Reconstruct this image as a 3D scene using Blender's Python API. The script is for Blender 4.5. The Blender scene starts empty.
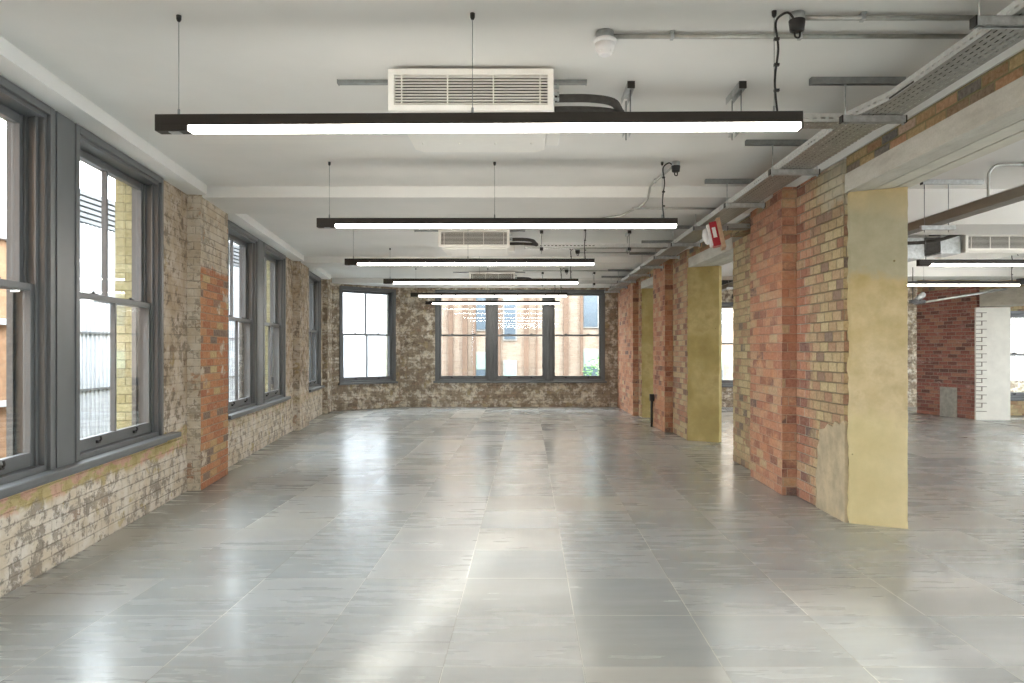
import bpy, bmesh, math, random
from mathutils import Vector, Matrix
random.seed(7)
PI = math.pi
SC = bpy.context.scene
COL = SC.collection

# ------------------------------------------------------------------ node helper
class NT:
    def __init__(s, name):
        s.m = bpy.data.materials.new(name); s.m.use_nodes = True
        s.t = s.m.node_tree; s.t.nodes.clear()
        s.out = s.t.nodes.new('ShaderNodeOutputMaterial')
    def n(s, typ, ins=None, **props):
        nd = s.t.nodes.new(typ)
        for k, v in props.items(): setattr(nd, k, v)
        for k, v in (ins or {}).items():
            sock = nd.inputs[k]
            if isinstance(v, bpy.types.NodeSocket): s.t.links.new(v, sock)
            else: sock.default_value = v
        return nd
    def math(s, op, a, b=0.0, c=0.0, clamp=False):
        return s.n('ShaderNodeMath', {0: a, 1: b, 2: c}, operation=op, use_clamp=clamp).outputs[0]
    def mix(s, f, a, b, blend='MIX'):
        nd = s.n('ShaderNodeMix', data_type='RGBA', blend_type=blend)
        for k, v in ((0, f), (6, a), (7, b)):
            if isinstance(v, bpy.types.NodeSocket): s.t.links.new(v, nd.inputs[k])
            else: nd.inputs[k].default_value = v if k == 0 else (*v[:3], 1)
        return nd.outputs[2]
    def noise(s, vec, scale, detail=4, rough=0.6, dist=0.0, out=0):
        return s.n('ShaderNodeTexNoise', {'Vector': vec, 'Scale': scale, 'Detail': detail, 'Roughness': rough, 'Distortion': dist}).outputs[out]
    def ramp(s, f, stops, interp='LINEAR'):
        nd = s.n('ShaderNodeValToRGB', {0: f}); cr = nd.color_ramp; cr.interpolation = interp
        while len(cr.elements) < len(stops): cr.elements.new(0.5)
        for e, (p, c) in zip(cr.elements, stops):
            e.position = p; e.color = (*c[:3], 1) if hasattr(c, '__len__') else (c, c, c, 1)
        return nd.outputs[0]
    def maprange(s, v, a, b, c=0.0, d=1.0):
        return s.n('ShaderNodeMapRange', {0: v, 1: a, 2: b, 3: c, 4: d}).outputs[0]
    def sep(s, v):
        nd = s.n('ShaderNodeSeparateXYZ', {0: v}); return nd.outputs
    def comb(s, x=0.0, y=0.0, z=0.0):
        return s.n('ShaderNodeCombineXYZ', {0: x, 1: y, 2: z}).outputs[0]
    def uv(s): return s.n('ShaderNodeTexCoord').outputs['UV']
    def obj(s): return s.n('ShaderNodeTexCoord').outputs['Object']
    def pos(s): return s.n('ShaderNodeNewGeometry').outputs['Position']
    def scale(s, v, x, y, z=1.0):
        return s.n('ShaderNodeVectorMath', {0: v, 1: (x, y, z)}, operation='MULTIPLY').outputs[0]
    def bump(s, h, strength=0.5, dist=0.01):
        return s.n('ShaderNodeBump', {'Height': h, 'Strength': strength, 'Distance': dist}).outputs[0]
    def pbr(s, **ins):
        nd = s.n('ShaderNodeBsdfPrincipled')
        for k, v in ins.items():
            k = k.replace('_', ' ')
            if isinstance(v, bpy.types.NodeSocket): s.t.links.new(v, nd.inputs[k])
            elif k == 'Base Color' or k == 'Emission Color': nd.inputs[k].default_value = (*v[:3], 1)
            else: nd.inputs[k].default_value = v
        s.t.links.new(nd.outputs[0], s.out.inputs[0]); return nd

def simple(name, col, rough=0.5, metal=0.0, var=0.06, scale=6.0, bump=0.0):
    t = NT(name); o = t.obj()
    nz = t.noise(o, scale, 5)
    c = t.mix(t.maprange(nz, .35, .65), [x * (1 - var) for x in col], [min(1, x * (1 + var)) for x in col])
    kw = dict(Base_Color=c, Roughness=rough, Metallic=metal)
    if bump: kw['Normal'] = t.bump(t.noise(o, scale * 12, 4), bump, .004)
    t.pbr(**kw); return t.m

def brick_layer(t, uv, palette, mortar, w=.225, h=.075, gap=.006, wob=.006, interp='LINEAR', off=0.0):
    wn = t.noise(uv, 9.0, 3, out=1)
    wv = t.n('ShaderNodeVectorMath', {0: wn, 1: (.5, .5, .5)}, operation='SUBTRACT').outputs[0]
    wv = t.n('ShaderNodeVectorMath', {0: wv, 'Scale': wob}, operation='SCALE').outputs[0]
    p = t.n('ShaderNodeVectorMath', {0: uv, 1: wv}, operation='ADD').outputs[0]
    x, y, _ = t.sep(p)
    v = t.math('DIVIDE', y, h); row = t.math('FLOOR', v)
    par = t.math('FLOORED_MODULO', row, 2.0)
    # alternate courses are offset; per-course shift keeps it hand-laid
    u = t.math('ADD', t.math('DIVIDE', x, w), t.math('MULTIPLY', par, .5))
    u = t.math('ADD', u, off)
    col = t.math('FLOOR', u)
    rnd = t.n('ShaderNodeTexWhiteNoise', {'Vector': t.comb(col, row, 0.0)}, noise_dimensions='2D')
    fu = t.math('FRACT', u); fv = t.math('FRACT', v)
    du = t.math('MULTIPLY', t.math('MINIMUM', fu, t.math('SUBTRACT', 1.0, fu)), w)
    dv = t.math('MULTIPLY', t.math('MINIMUM', fv, t.math('SUBTRACT', 1.0, fv)), h)
    d = t.math('MINIMUM', du, dv)
    nz = t.noise(uv, 60.0, 4)
    d = t.math('ADD', d, t.math('MULTIPLY', t.math('SUBTRACT', nz, .5), .008))
    m = t.maprange(d, gap * .45, gap * 1.15)
    base = t.ramp(rnd.outputs[0], palette, interp)
    fine = t.noise(uv, 35.0, 6, .7)
    base = t.mix(t.maprange(fine, .3, .7, 0.0, 1.0), t.mix(1.0, base, (.66, .66, .66), 'MULTIPLY'), t.mix(.12, base, (.95, .9, .8)))
    colr = t.mix(m, mortar, base)
    hgt = t.math('ADD', t.math('MULTIPLY', m, .8), t.math('MULTIPLY', fine, .35))
    return colr, hgt, m

def brick_mat(name, palette, mortar, wash=None, wash_amt=(.5, .56), wash_scale=2.2, blot=None, bumps=.8, extra=None, gap=.006, w=.225, h=.075):
    t = NT(name); uv = t.uv()
    c, hgt, m = brick_layer(t, uv, palette, mortar, gap=gap, w=w, h=h)
    if wash:
        n1 = t.maprange(t.noise(uv, wash_scale * 2.2, 8, .66, .4), .30, .70)
        wcol = t.ramp(n1, wash)
        rn = t.noise(t.scale(uv, 1, 1.6), wash_scale, 9, .72, .25)
        # plaster remains sit on brick faces more than on joints
        rn = t.math('ADD', rn, t.math('MULTIPLY', m, .05))
        wm = t.maprange(rn, wash_amt[0], wash_amt[1])
        speck = t.maprange(t.noise(uv, 26.0, 6, .75), .42, .56)
        wm2 = t.math('MULTIPLY', wm, t.math('ADD', .45, t.math('MULTIPLY', speck, .55)))
        wc = t.mix(t.math('MULTIPLY', t.math('SUBTRACT', 1.0, m), .38), wcol, mortar)
        c = t.mix(wm2, c, wc)
        hgt = t.math('ADD', hgt, t.math('MULTIPLY', wm2, .35))
    if blot:
        bn = t.maprange(t.noise(uv, blot[0], 5, .6), blot[1], blot[2])
        c = t.mix(t.math('MULTIPLY', bn, blot[4]), c, blot[3])
    if extra: c, hgt = extra(t, uv, c, hgt)
    t.pbr(Base_Color=c, Roughness=.92, Specular_IOR_Level=.2, Normal=t.bump(hgt, bumps, .012))
    return t.m

# ------------------------------------------------------------------ palettes & materials
RED = [(0, (.16, .10, .09)), (.1, (.30, .12, .08)), (.3, (.50, .20, .12)), (.55, (.58, .26, .15)), (.8, (.64, .33, .20)), (.95, (.60, .42, .25)), (1, (.66, .50, .28))]
ORANGE = [(0, (.22, .16, .12)), (.10, (.30, .20, .14)), (.14, (.46, .17, .08)), (.45, (.56, .22, .09)), (.88, (.62, .29, .13)), (.97, (.60, .42, .20)), (1, (.66, .52, .26))]
STOCK = [(0, (.22, .17, .13)), (.12, (.42, .22, .13)), (.3, (.52, .36, .20)), (.55, (.60, .46, .24)), (.8, (.66, .54, .30)), (1, (.50, .27, .16))]
DEEPRED = [(0, (.16, .07, .06)), (.3, (.33, .11, .09)), (.7, (.44, .16, .12)), (1, (.50, .26, .17))]
SCRAPED = [(0, (.30, .22, .16)), (.2, (.48, .40, .30)), (.5, (.60, .53, .42)), (.8, (.55, .45, .32)), (.93, (.50, .27, .17)), (1, (.40, .30, .20))]
MORT = (.52, .47, .38)
DARKM = (.20, .17, .13)
WASH = [(.08, (.30, .27, .23)), (.28, (.42, .38, .31)), (.38, (.74, .70, .61)), (.50, (.62, .54, .42)), (.58, (.82, .79, .71)), (.70, (.66, .60, .49)), (.78, (.33, .30, .26)), (.92, (.50, .40, .18))]

def sillband(t, uv, c, hgt):
    # ochre mortar and raw red bricks right under the sills
    z = t.sep(uv)[1]
    n = t.math('MULTIPLY', t.math('SUBTRACT', t.noise(uv, 6.0, 5), .5), .22)
    zz = t.math('ADD', z, n)
    m = t.math('MULTIPLY', t.maprange(zz, .42, .46), t.maprange(zz, .64, .60))
    m = t.math('MULTIPLY', m, t.maprange(t.sep(t.pos())[1], 6.5, 7.2, 1.0, .35))
    rb = t.noise(t.scale(uv, 1, 2.5), 5.0, 3)
    oc = t.ramp(rb, [(.35, (.42, .33, .12)), (.52, (.50, .40, .17)), (.56, (.60, .38, .24)), (.66, (.62, .36, .26))])
    up = t.math('MULTIPLY', t.maprange(z, .62, .9), t.maprange(t.noise(uv, 2.4, 6, .7), .35, .58, .35, 1.0))
    c = t.mix(up, c, t.mix(1.0, c, (.70, .63, .56), 'MULTIPLY'))
    return t.mix(t.math('MULTIPLY', m, .85), c, oc), hgt
M = {}
def scraped_mat(name, palette, mortar, taupe, cream, amt=(.47, .52), tamt=(.46, .54), stain=((.52, .40, .16), .60), extra=None, dark=None, s2=8.5):
    t = NT(name); uv = t.uv()
    c, hgt, m = brick_layer(t, uv, palette, mortar, gap=.006)
    n1 = t.noise(t.scale(uv, 1.25, .8), 2.6, 7, .68, .3)
    tm = t.maprange(n1, tamt[0], tamt[1])
    tc = t.mix(t.maprange(t.noise(uv, 18, 5, .7), .35, .65), taupe, [x * 1.45 for x in taupe])
    c = t.mix(t.math('MULTIPLY', tm, .85), c, tc)
    n2 = t.noise(uv, s2, 7, .72, .15)
    n2 = t.math('ADD', n2, t.math('MULTIPLY', t.math('SUBTRACT', t.noise(uv, 1.7, 3), .5), .35))
    n2 = t.math('ADD', n2, t.math('MULTIPLY', m, .035))
    cm = t.maprange(n2, amt[0], amt[1])
    cc = t.mix(t.maprange(t.noise(uv, 5.0, 4), .4, .6), cream, (cream[0] * .86, cream[1] * .80, cream[2] * .70))
    c = t.mix(t.math('MULTIPLY', cm, .9), c, cc)
    sm = t.maprange(t.noise(uv, 4.2, 5, .6, .3), stain[1], stain[1] + .05)
    c = t.mix(t.math('MULTIPLY', sm, .75), c, stain[0])
    if dark:
        dm = t.maprange(t.noise(uv, 11.0, 6, .72), .50, .64); c = t.mix(t.math('MULTIPLY', dm, .7), c, dark)
    # pale joints still read faintly through the plaster
    c = t.mix(t.math('MULTIPLY', t.math('SUBTRACT', 1.0, m), .20), c, [x * .8 for x in mortar])
    hgt = t.math('ADD', t.math('MULTIPLY', hgt, .5), t.math('ADD', t.math('MULTIPLY', cm, .35), t.math('MULTIPLY', tm, .3)))
    if extra: c, hgt = extra(t, uv, c, hgt)
    t.pbr(Base_Color=c, Roughness=.92, Specular_IOR_Level=.2, Normal=t.bump(hgt, .8, .012)); return t.m
M['scraped'] = scraped_mat('scraped_painted_brick', SCRAPED, (.42, .36, .29), (.25, .22, .18), (.76, .71, .63), amt=(.46, .53), tamt=(.38, .50), stain=((.50, .40, .20), .61), extra=sillband)
M['scraped_far'] = scraped_mat('scraped_brick_far', [(0, (.22, .15, .10)), (.4, (.38, .29, .20)), (.8, (.48, .40, .30)), (1, (.40, .22, .14))], (.26, .21, .15), (.23, .185, .14), (.80, .76, .67), amt=(.50, .61), tamt=(.38, .58), stain=((.40, .32, .18), .60), dark=(.13, .10, .075), s2=5.2)
def pier_left(t, uv, c, hgt):
    p = t.sep(t.pos())
    z = t.math('ADD', p[2], t.math('MULTIPLY', t.math('SUBTRACT', t.noise(uv, 7, 4), .5), .25))
    oc, oh, _ = brick_layer(t, uv, ORANGE, (.42, .30, .2))
    # raw orange brick only on the front face below the plaster line
    up = t.maprange(z, 2.14, 2.20, 1.0, 0.0)
    nrm = t.n('ShaderNodeTexCoord').outputs['Normal']
    fr = t.maprange(t.sep(nrm)[1], -.85, -.75, 1.0, 0.0)
    f = t.math('MULTIPLY', up, fr)
    patch = t.maprange(t.noise(uv, 2.3, 5), .60, .64, 1.0, .1)
    return t.mix(t.math('MULTIPLY', f, patch), c, oc), hgt
M['pier_orange'] = scraped_mat('orange_brick_pier', SCRAPED, (.42, .36, .27), (.34, .30, .24), (.70, .64, .54), stain=((.50, .24, .12), .64), extra=pier_left)
M['red'] = brick_mat('red_brick', RED, (.52, .38, .28), [(.2, (.60, .29, .15)), (.5, (.66, .42, .27)), (.8, (.48, .26, .17))], (.54, .66), 3.0, (1.6, .50, .66, (.58, .26, .13), .5), gap=.005, bumps=.6, h=.084)
M['deepred'] = brick_mat('deep_red_brick', DEEPRED, (.45, .38, .32), [(.4, (.6, .45, .4)), (.6, (.45, .3, .28))], (.60, .70), 3.0)
def near_section(t, uv, c, hgt):
    # tan cement render low down, grey mortar smear at the top, pinker brick towards the far end
    p = t.sep(t.pos()); n = t.noise(uv, 5.0, 6, .65); nn = t.math('SUBTRACT', n, .5)
    rc, rh, _ = brick_layer(t, uv, RED, MORT, gap=.005, h=.084)
    yy = t.math('ADD', p[1], t.math('MULTIPLY', nn, .8))
    c = t.mix(t.maprange(yy, 6.2, 6.5), c, rc)
    zt = t.math('ADD', p[2], t.math('MULTIPLY', nn, .9))
    topm = t.math('MULTIPLY', t.maprange(zt, 2.45, 2.58), t.maprange(yy, 6.25, 6.0))
    smear = t.ramp(t.noise(uv, 4, 5), [(.4, (.46, .44, .34)), (.55, (.60, .55, .42)), (.7, (.40, .38, .24))])
    c = t.mix(t.math('MULTIPLY', topm, .9), c, smear)
    return c, hgt
M['stock_near'] = brick_mat('stock_brick_near', STOCK, (.34, .28, .19), extra=near_section, gap=.0055, bumps=1.0, w=.155, h=.084)
M['stock'] = brick_mat('yellow_stock_brick', STOCK, (.40, .34, .22), [(.4, (.6, .52, .3)), (.6, (.45, .4, .25))], (.58, .68), 3.0, h=.084, w=.17)
M['stock_red'] = brick_mat('mixed_stock_brick', [(0, (.25, .15, .11)), (.3, (.50, .24, .15)), (.6, (.58, .38, .22)), (1, (.62, .50, .28))], (.42, .36, .27), h=.084)
M['band'] = brick_mat('brick_band', [(0, (.20, .19, .18)), (.2, (.42, .26, .13)), (.45, (.56, .24, .14)), (.7, (.56, .42, .20)), (.95, (.62, .36, .2)), (1, (.75, .66, .58))], (.34, .31, .17), gap=.006, h=.0685)
M['ochre'] = brick_mat('ochre_brick_outside', [(0, (.36, .33, .16)), (.5, (.42, .39, .20)), (1, (.47, .45, .26))], (.26, .24, .14), gap=.004)

def concrete_yellow(nm='yellow_cast_concrete', cols=((.54, .42, .20), (.64, .52, .29), (.72, .60, .38), (.59, .47, .26)), dk=.35, top=True):
    t = NT(nm); p = t.pos(); z = t.sep(p)[2]
    n1 = t.noise(p, 2.2, 6, .6); n2 = t.noise(p, 9, 6, .65)
    c = t.ramp(n1, list(zip((.33, .48, .6, .7), cols)))
    c = t.mix(t.maprange(n2, .4, .7, 0, dk), c, (.36, .30, .12))
    zz = t.math('ADD', z, t.math('MULTIPLY', t.math('SUBTRACT', n1, .5), .5))
    if not top: zz = t.math('MULTIPLY', zz, 0.0)
    g = t.math('MULTIPLY', t.maprange(zz, 1.86, 1.93), t.maprange(zz, 2.62, 2.36))
    c = t.mix(t.math('MULTIPLY', g, .8), c, t.mix(n2, (.28, .28, .18), (.64, .62, .48)))
    low = t.maprange(zz, .95, .80, 0, .45) if top else 0.0
    c = t.mix(low, c, (.78, .70, .40))
    hole = t.maprange(t.n('ShaderNodeTexVoronoi', {'Vector': p, 'Scale': 5.0}).outputs[0], .03, .05)
    c = t.mix(hole, (.25, .2, .1), c)
    t.pbr(Base_Color=c, Roughness=.8, Specular_IOR_Level=.3, Normal=t.bump(t.math('ADD', n2, hole), .35, .006)); return t.m
M['concrete_y'] = concrete_yellow()
M['concrete_m'] = concrete_yellow('mustard_cast_concrete', ((.33, .25, .09), (.42, .33, .13), (.50, .40, .19), (.37, .285, .11)), .6, False)
def concrete_grey():
    t = NT('board_marked_concrete'); p = t.pos()
    n2 = t.noise(t.scale(p, 1, .3, 1), 9, 7, .7); nf = t.noise(p, 70, 5, .7)
    c = t.ramp(n2, [(.3, (.50, .48, .42)), (.5, (.62, .60, .53)), (.7, (.70, .68, .62))])
    c = t.mix(t.maprange(nf, .45, .7, 0, .35), c, (.42, .40, .35))
    t.pbr(Base_Color=c, Roughness=.85, Normal=t.bump(nf, .5, .004)); return t.m
M['concrete_g'] = concrete_grey()
M['tanrender'] = simple('tan_cement_render', (.52, .43, .29), .95, 0, .18, 7, 1.0)
M['plank'] = simple('smooth_concrete_plank', (.70, .68, .60), .8, 0, .08, 5, .2)

def paint_white():
    t = NT('white_emulsion'); p = t.pos()
    n = t.noise(p, 1.2, 4)
    c = t.ramp(n, [(.3, (.78, .79, .77)), (.7, (.84, .84, .82))])
    t.pbr(Base_Color=c, Roughness=.75, Specular_IOR_Level=.25, Normal=t.bump(t.noise(p, 40, 4), .08, .003)); return t.m
M['white'] = paint_white()

def floor_mat():
    t = NT('polished_steel_floor_tiles'); p = t.pos()
    x, y, z = t.sep(p)
    u = t.math('DIVIDE', t.math('SUBTRACT', x, .236), .6); v = t.math('DIVIDE', t.math('SUBTRACT', y, .09), .6)
    cu = t.math('FLOOR', u); cv = t.math('FLOOR', v)
    wn = t.n('ShaderNodeTexWhiteNoise', {'Vector': t.comb(cu, cv, 0.0)}, noise_dimensions='2D')
    fu = t.math('FRACT', u); fv = t.math('FRACT', v)
    du = t.math('MULTIPLY', t.math('MINIMUM', fu, t.math('SUBTRACT', 1.0, fu)), .6)
    dv = t.math('MULTIPLY', t.math('MINIMUM', fv, t.math('SUBTRACT', 1.0, fv)), .6)
    d = t.math('MINIMUM', du, dv)
    seam = t.maprange(d, .0020, .0036)
    base = t.ramp(wn.outputs[0], [(0, (.31, .33, .335)), (.5, (.345, .365, .37)), (.85, (.375, .385, .38)), (1, (.41, .405, .37))])
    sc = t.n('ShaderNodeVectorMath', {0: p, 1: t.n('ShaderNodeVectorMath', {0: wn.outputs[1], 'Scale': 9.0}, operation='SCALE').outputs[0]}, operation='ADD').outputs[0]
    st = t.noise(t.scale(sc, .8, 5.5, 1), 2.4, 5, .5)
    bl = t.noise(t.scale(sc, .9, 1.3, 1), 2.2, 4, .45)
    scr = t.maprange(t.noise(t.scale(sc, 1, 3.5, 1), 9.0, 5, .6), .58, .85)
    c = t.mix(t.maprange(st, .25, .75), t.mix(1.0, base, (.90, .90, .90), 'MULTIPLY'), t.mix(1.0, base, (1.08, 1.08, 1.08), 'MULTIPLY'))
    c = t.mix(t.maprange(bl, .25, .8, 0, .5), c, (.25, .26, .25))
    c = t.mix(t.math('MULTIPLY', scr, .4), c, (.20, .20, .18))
    wide = t.math('MULTIPLY', t.maprange(t.noise(p, .45, 3), .45, .65), .3)
    c = t.mix(wide, c, (.42, .40, .32))
    edge = t.mix(t.maprange(t.sep(wn.outputs[1])[2], .35, .65), (.20, .20, .18), (.72, .71, .66))
    c = t.mix(seam, edge, c)
    r = t.math('ADD', t.maprange(st, .2, .8, .15, .27), t.math('MULTIPLY', wn.outputs[0], .07))
    r = t.math('ADD', r, t.maprange(bl, .3, .8, 0, .07))
    hgt = t.math('MULTIPLY', bl, .02)
    tilt = t.math('ADD', t.math('MULTIPLY', fu, t.math('SUBTRACT', t.sep(wn.outputs[1])[0], .5)), t.math('MULTIPLY', fv, t.math('SUBTRACT', t.sep(wn.outputs[1])[1], .5)))
    hgt = t.math('ADD', hgt, t.math('MULTIPLY', tilt, .9))
    nb = t.bump(hgt, .35, .0035)
    t.pbr(Base_Color=c, Roughness=r, Specular_IOR_Level=.55, Metallic=.0, Coat_Weight=.12, Coat_Roughness=.10, Normal=nb)
    return t.m
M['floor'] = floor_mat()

M['frame'] = simple('grey_painted_timber', (.125, .133, .138), .38, 0, .05, 4)
M['black'] = simple('black_plastic', (.015, .015, .015), .45)
M['lampblack'] = simple('bronze_black_aluminium', (.028, .024, .02), .5, .3)
M['galv'] = simple('galvanised_steel', (.50, .53, .54), .42, .75, .18, 22)
M['galv_dull'] = simple('dull_galvanised_strut', (.30, .32, .32), .55, .55, .15, 18)
M['conduit'] = simple('steel_conduit', (.46, .47, .45), .38, .8, .12, 15)
M['enamel'] = simple('cream_enamel', (.86, .85, .80), .45, 0, .02)
M['cavity_shade'] = simple('painted_cavity_shade', (.035, .033, .028), .8)
M['foam'] = simple('black_foam_insulation', (.045, .042, .038), .85, 0, .2, 30, .4)
M['plastic'] = simple('white_plastic', (.86, .87, .88), .4)
M['trunk'] = simple('bronze_grey_trunking', (.20, .185, .16), .5, .4)
M['redplastic'] = simple('red_plastic', (.42, .015, .03), .4)
M['wood'] = simple('plywood', (.60, .42, .28), .7, 0, .15, 20)
M['cladding'] = simple('white_ribbed_cladding', (.50, .51, .53), .5, .05, .02)
M['louvre'] = simple('grey_louvre', (.12, .125, .13), .5)
M['extred'] = simple('orange_brick_outside', (.36, .21, .12), .9, 0, .15, 8)
M['green'] = simple('pale_green_panel', (.19, .26, .22), .5)
M['cream'] = simple('cream_window_surround', (.26, .25, .23), .6)
M['fin'] = simple('brown_brick_fin', (.12, .075, .05), .9, 0, .1, 10)
M['shade_glass'] = simple('dark_blue_window_glass', (.06, .08, .10), .25)
M['toothed'] = simple('dark_joint', (.16, .12, .09), .9)
M['ground'] = simple('asphalt', (.25, .25, .24), .9)
M['bark'] = simple('bark', (.16, .11, .07), .9)
M['leaf'] = simple('green_leaf', (.16, .34, .09), .6, 0, .3, 9)
M['whitepaint'] = simple('white_masonry_paint', (.80, .79, .72), .7, 0, .05, 5, .2)
M['patch'] = simple('grey_cement_patch', (.42, .42, .38), .9, 0, .2, 12, .4)

def salmon():
    t = NT('salmon_brick_outside'); uv = t.uv()
    c, h, m = brick_layer(t, uv, [(0, (.215, .135, .085)), (.5, (.25, .17, .115)), (1, (.28, .205, .15))], (.25, .21, .17))
    t.pbr(Base_Color=c, Roughness=.9); return t.m
M['salmon'] = salmon()
def emit(name, col, s):
    t = NT(name); e = t.n('ShaderNodeEmission', {0: (*col, 1), 1: s}); t.t.links.new(e.outputs[0], t.out.inputs[0]); return t.m
M['diffuser'] = emit('lit_diffuser', (1.0, .94, .85), 11.0)
def glass():
    t = NT('window_glass')
    tr = t.n('ShaderNodeBsdfTransparent', {0: (.93, .95, .95, 1)})
    gl = t.n('ShaderNodeBsdfGlossy', {'Color': (.9, .95, 1, 1), 'Roughness': .02})
    bf = t.n('ShaderNodeNewGeometry').outputs['Backfacing']
    fr = t.n('ShaderNodeFresnel', {'IOR': t.maprange(bf, 0.0, 1.0, 1.45, 1 / 1.45)})   # a thin pane, no total reflection inside
    f = t.math('MULTIPLY', fr.outputs[0], .9, clamp=True)
    mx = t.n('ShaderNodeMixShader', {0: f, 1: tr.outputs[0], 2: gl.outputs[0]})
    t.t.links.new(mx.outputs[0], t.out.inputs[0]); return t.m
M['glass'] = glass()
def perforated():
    # galvanised sheet with punched slots
    t = NT('perforated_galvanised_tray'); uv = t.uv()
    x, y, _ = t.sep(uv)
    row = t.math('FLOOR', t.math('DIVIDE', y, .035))
    fx = t.math('FRACT', t.math('ADD', t.math('DIVIDE', x, .05), t.math('MULTIPLY', t.math('FLOORED_MODULO', row, 2.0), .5)))
    fy = t.math('FRACT', t.math('DIVIDE', y, .035))
    hx = t.math('LESS_THAN', t.math('ABSOLUTE', t.math('SUBTRACT', fx, .5)), .34)
    hy = t.math('LESS_THAN', t.math('ABSOLUTE', t.math('SUBTRACT', fy, .5)), .13)
    hole = t.math('MULTIPLY', hx, hy)
    n = t.noise(uv, 25, 5)
    c = t.ramp(n, [(.3, (.30, .30, .28)), (.7, (.44, .44, .41))])
    p = t.pbr(Base_Color=c, Roughness=.42, Metallic=.6)
    tr = t.n('ShaderNodeBsdfTransparent')
    mx = t.n('ShaderNodeMixShader', {0: hole, 1: p.outputs[0], 2: tr.outputs[0]})
    t.t.links.new(mx.outputs[0], t.out.inputs[0]); return t.m
M['perf'] = perforated()

# ------------------------------------------------------------------ mesh helpers
def box(bm, x0, x1, y0, y1, z0, z1, mi=0, bev=0.0):
    vs = [bm.verts.new((x, y, z)) for z in (z0, z1) for y in (y0, y1) for x in (x0, x1)]
    fs = []
    for q in ((0, 2, 3, 1), (4, 5, 7, 6), (0, 1, 5, 4), (1, 3, 7, 5), (3, 2, 6, 7), (2, 0, 4, 6)):
        f = bm.faces.new([vs[i] for i in q]); f.material_index = mi; fs.append(f)
    if bev > 0:
        es = list({e for f in fs for e in f.edges})
        r = bmesh.ops.bevel(bm, geom=es, offset=bev, segments=2, profile=.5, affect='EDGES')
        for f in r['faces']: f.material_index = mi
    return vs

def prism(bm, pts, z0, z1, mi=0):
    a = sum(pts[i][0] * pts[(i + 1) % len(pts)][1] - pts[(i + 1) % len(pts)][0] * pts[i][1] for i in range(len(pts)))
    if a < 0: pts = pts[::-1]
    lo = [bm.verts.new((x, y, z0)) for x, y in pts]; hi = [bm.verts.new((x, y, z1)) for x, y in pts]
    n = len(pts)
    bm.faces.new(lo[::-1]).material_index = mi; bm.faces.new(hi).material_index = mi
    for i in range(n):
        bm.faces.new((lo[i], lo[(i + 1) % n], hi[(i + 1) % n], hi[i])).material_index = mi

def tube(bm, pts, r, seg=8, mi=0, caps=True):
    pts = [Vector(p) for p in pts]; rings = []
    prev = None
    for i, p in enumerate(pts):
        if i == 0: d = pts[1] - p
        elif i == len(pts) - 1: d = p - pts[i - 1]
        else: d = (pts[i + 1] - p).normalized() + (p - pts[i - 1]).normalized()
        d = d.normalized() if d.length > 1e-9 else Vector((0, 0, 1))
        up = prev if prev is not None else (Vector((0, 0, 1)) if abs(d.z) < .9 else Vector((1, 0, 0)))
        a = (up - d * up.dot(d))
        if a.length < 1e-4: a = d.orthogonal()
        a.normalize(); b = d.cross(a); prev = a
        rr = r[i] if isinstance(r, (list, tuple)) else r
        rings.append([bm.verts.new(p + (a * math.cos(2 * PI * k / seg) + b * math.sin(2 * PI * k / seg)) * rr) for k in range(seg)])
    for A, B in zip(rings, rings[1:]):
        for k in range(seg):
            f = bm.faces.new((A[k], A[(k + 1) % seg], B[(k + 1) % seg], B[k])); f.smooth = True; f.material_index = mi
    if caps:
        bm.faces.new(rings[0][::-1]).material_index = mi; bm.faces.new(rings[-1]).material_index = mi

def spline(ctrl, n=8):
    P = [Vector(c) for c in ctrl]; P = [P[0]] + P + [P[-1]]; out = []
    for i in range(1, len(P) - 2):
        for k in range(n):
            t = k / n
            out.append(.5 * ((2 * P[i]) + (-P[i - 1] + P[i + 1]) * t + (2 * P[i - 1] - 5 * P[i] + 4 * P[i + 1] - P[i + 2]) * t * t + (-P[i - 1] + 3 * P[i] - 3 * P[i + 1] + P[i + 2]) * t ** 3))
    out.append(P[-2]); return out

def lathe(bm, prof, c=(0, 0, 0), seg=20, mi=0, rot=None):
    rings = []
    for r, z in prof:
        ring = []
        for k in range(seg):
            v = Vector((r * math.cos(2 * PI * k / seg), r * math.sin(2 * PI * k / seg), z))
            if rot: v = rot @ v
            ring.append(bm.verts.new(v + Vector(c)))
        rings.append(ring)
    for A, B in zip(rings, rings[1:]):
        for k in range(seg):
            f = bm.faces.new((A[k], A[(k + 1) % seg], B[(k + 1) % seg], B[k])); f.smooth = True; f.material_index = mi
    bm.faces.new(rings[0][::-1]).material_index = mi; bm.faces.new(rings[-1]).material_index = mi

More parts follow.
